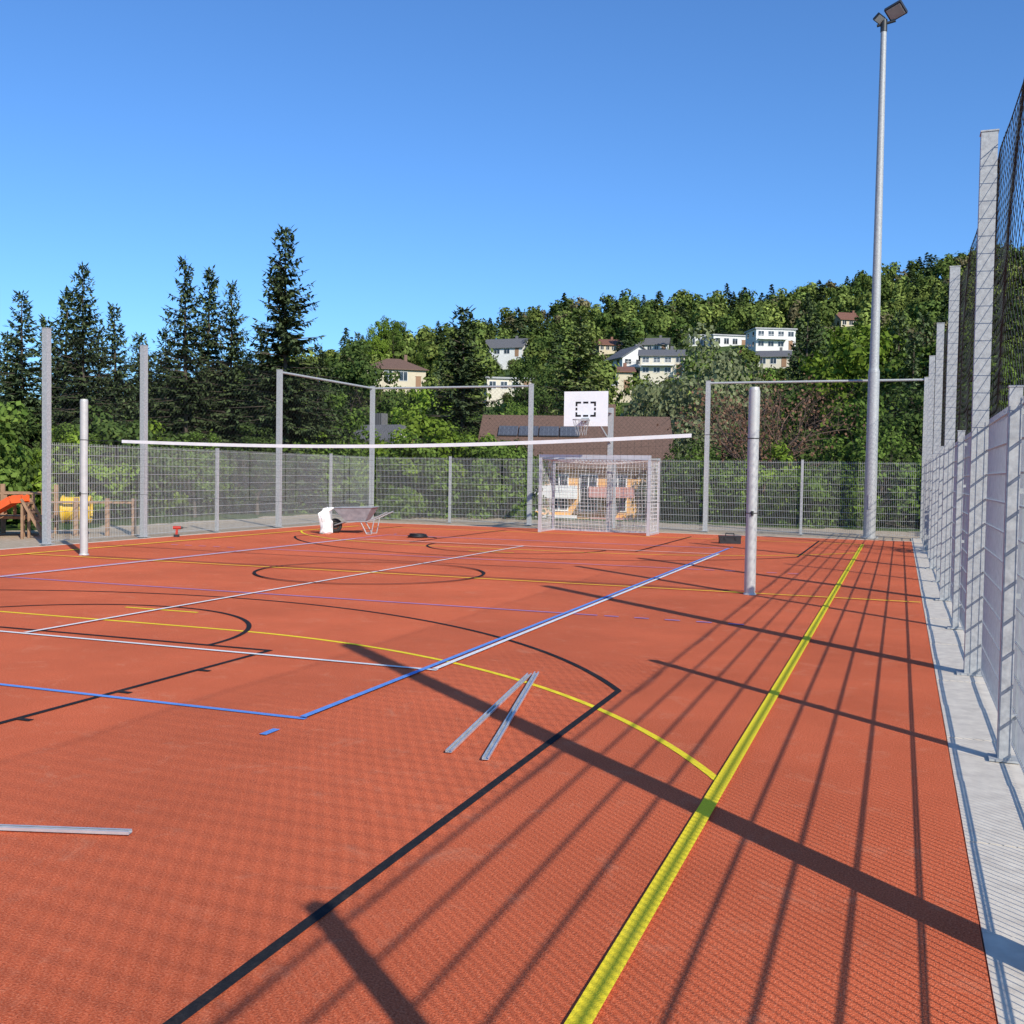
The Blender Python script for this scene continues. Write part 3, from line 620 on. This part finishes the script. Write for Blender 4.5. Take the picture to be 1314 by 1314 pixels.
for i in range(7):
    a=i*.9; branch(w,(0,0,1.1),np.array([math.cos(a)*.9,math.sin(a)*.9,1.]),2.0,.06,2,tips,.7)
tp=np.array(tips); ix=rng.integers(0,len(tp),1800); Pq=tp[ix]+rng.normal(size=(1800,3))*.18
me_=veg_mesh("cherry",diamonds(Pq,nrm(rng.normal(size=(1800,3))),.045*rng.uniform(.6,1.4,1800)),m_leafr,w,m_barkr)
x,y=byview(978,39); place(me_,"copper_leaved_tree",x,y,1.35)
for i in range(34):
    x=rng.uniform(-18,-1.5); y=rng.uniform(35.5,42)
    me_=[SHg[0],SHg[1],SHb[0],SHd[0],SHb[0]][int(rng.integers(5))]
    dd,ll=dl(x,y); u=657+ll/dd*1329
    if 655<u<880: continue
    place(me_,"shrub",x,y,rng.uniform(.7,1.25))
for i in range(46):
    y=rng.uniform(17,46); x=rng.uniform(-29,-20.5)+(-2 if y<24 else 0)
    place([SHg[0],SHg[1],SHd[0],SHd[0],SHb[0]][int(rng.integers(5))],"shrub",x,y,rng.uniform(.9,1.6))
for u,s,d in((510,1.2,38),(545,1.5,39),(530,1.1,37),(640,1.1,38),(615,1.1,39),(585,1.2,40)):
    x,y=byview(u,d); place(SHb[0] if s>1.1 else SHg[0],"shrub",x,y,s)
for i in range(14):
    place([SHg[0],SHd[0],SHb[0]][i%3],"shrub",rng.uniform(4.5,9),rng.uniform(18,48),rng.uniform(.9,1.5))
# distant forest: one mesh
TQ=[]
for i in range(5):
    nc=12; C=nrm(rng.normal(size=(nc,3)))*np.array([2.7,2.7,2.7])*rng.uniform(.5,1,(nc,1))+np.array([0,0,5.6]); rc=rng.uniform(1.0,1.8,nc)
    idx=np.repeat(np.arange(nc),28); n=len(idx); v=nrm(rng.normal(size=(n,3))); P=C[idx]+v*rc[idx][:,None]*rng.uniform(.6,1,(n,1))
    TQ.append(diamonds(P,nrm(v+.5*nrm(C[idx]-[0,0,5.2])+rng.normal(size=(n,3))*.3),rng.uniform(.26,.58,n)))
CQ=[]
for i in range(3):
    n=320; t=rng.uniform(0,1,n)**1.3; az=rng.uniform(0,6.28,n); r=(1-t)**.8*2.6*rng.uniform(.55,1.08,n); P=np.stack([r*np.cos(az),r*np.sin(az),1.2+t*9.3],1)
    T=np.stack([np.cos(az),np.sin(az),np.full(n,-.35)],1); CQ.append(twigs(P-T*.4,T,rng.uniform(.7,1.4,n),rng.uniform(.2,.38,n)))
QQ=[];TT=[]
pos=[]
for d in np.arange(100,388,6.4):
    for l in np.arange(-.62*d-10,.62*d+10,6.2):
        pos.append((d+rng.uniform(-2.8,2.8),l+rng.uniform(-2.8,2.8)))
for d,l in pos:
    x,y=xy(d,l); tz=float(terr(x,y))
    dens=1. if d>265 else (.8 if d>150 else .4)
    pn=math.sin(x*.05+1)*math.cos(y*.043)+.5*math.sin(x*.11+y*.09)
    if rng.random()>dens+.12*pn*(d<275): continue
    con=rng.random()<(.10+.35*max(0,pn-.1)); s=rng.uniform(.65,1.25)*(1 if d>200 else .85)
    ok=True
    for hd,hl,W,hz in HS:
        if hd<100: continue
        rl=(l/d-hl/hd)*hd
        if abs(rl)<W/2+2.2 and hd-7<d<hd+8: ok=False;break
        if abs(rl)<W/2+.5 and hd-110<d<hd:
            smax=((hz-1.6)*d/hd+1.6+.9-tz)/8.6
            if smax<.22: ok=False;break
            s=min(s,smax); con=False
    if not ok: continue
    T_=CQ[int(rng.integers(3))] if con else TQ[int(rng.integers(5))]
    a=rng.uniform(0,6.28); c_,s_=math.cos(a),math.sin(a); Rm=np.array([[c_,-s_,0],[s_,c_,0],[0,0,1]])
    q=(T_@Rm.T)*np.array([s,s,s*rng.uniform(.85,1.1)])+np.array([x,y,tz-.6])
    QQ.append(q)
    if con: base=np.array([.055,.08,.035])*rng.uniform(.6,1.3)
    else:
        h_=rng.random()**1.3; base=np.array([.085,.13,.033])*(1-h_)+np.array([.20,.245,.06])*h_; base=base*rng.uniform(.6,1.2)
        if rng.random()<.06: base=np.array([.17,.15,.08])*rng.uniform(.7,1.1)
    TT.append(np.tile(base,(len(q),1)))
QQ=np.concatenate(QQ);TT=np.concatenate(TT)
link(bpy.data.objects.new("distant_forest",veg_mesh("distant_forest",QQ,m_forest,tint=TT)))
# ------------------------------------------------------------------ world, sun, camera
az=131.5;el=32.0
W=bpy.data.worlds.new("World"); S.world=W; W.use_nodes=True; nt=W.node_tree; bg=nt.nodes["Background"]
sk=nt.nodes.new("ShaderNodeTexSky"); sk.sky_type='NISHITA'; sk.sun_disc=False; sk.sun_elevation=math.radians(el); sk.sun_rotation=math.radians(az)
sk.air_density=1.0; sk.dust_density=.6; sk.ozone_density=2.0; sk.altitude=300
mx=nt.nodes.new("ShaderNodeMix"); mx.data_type='RGBA'; mx.blend_type='MULTIPLY'; mx.inputs[0].default_value=1; mx.inputs[7].default_value=(.62,1.02,1.5,1)
nt.links.new(sk.outputs[0],mx.inputs[6]); nt.links.new(mx.outputs[2],bg.inputs[0]); bg.inputs[1].default_value=.12
sd=bpy.data.lights.new("sun","SUN"); sd.energy=5.0; sd.angle=math.radians(.53); sd.color=(1,.93,.81)
so=bpy.data.objects.new("sun",sd); link(so); a=math.radians(az); dv=Vector((math.sin(a)*math.cos(math.radians(el)),math.cos(a)*math.cos(math.radians(el)),math.sin(math.radians(el))))
so.rotation_euler=dv.to_track_quat('Z','Y').to_euler(); so.location=(10,-10,20)
yaw,p,r=map(math.radians,(20.53,2.09,.91))
Fv=np.array([-math.sin(yaw)*math.cos(p),math.cos(yaw)*math.cos(p),-math.sin(p)]);R0=np.array([math.cos(yaw),math.sin(yaw),0]);U0=np.cross(R0,Fv)
Rv=math.cos(r)*R0+math.sin(r)*U0;Uv=math.cos(r)*U0-math.sin(r)*R0
cd=bpy.data.cameras.new("camera"); cd.sensor_width=36; cd.lens=36*1328.9/1314; cd.clip_end=5000; cd.clip_start=.05
co=bpy.data.objects.new("camera",cd); link(co)
co.matrix_world=Matrix(((Rv[0],Uv[0],-Fv[0],0),(Rv[1],Uv[1],-Fv[1],0),(Rv[2],Uv[2],-Fv[2],1.6),(0,0,0,1)))
S.camera=co
S.view_settings.view_transform='Standard'; S.view_settings.look='None'; S.view_settings.exposure=0
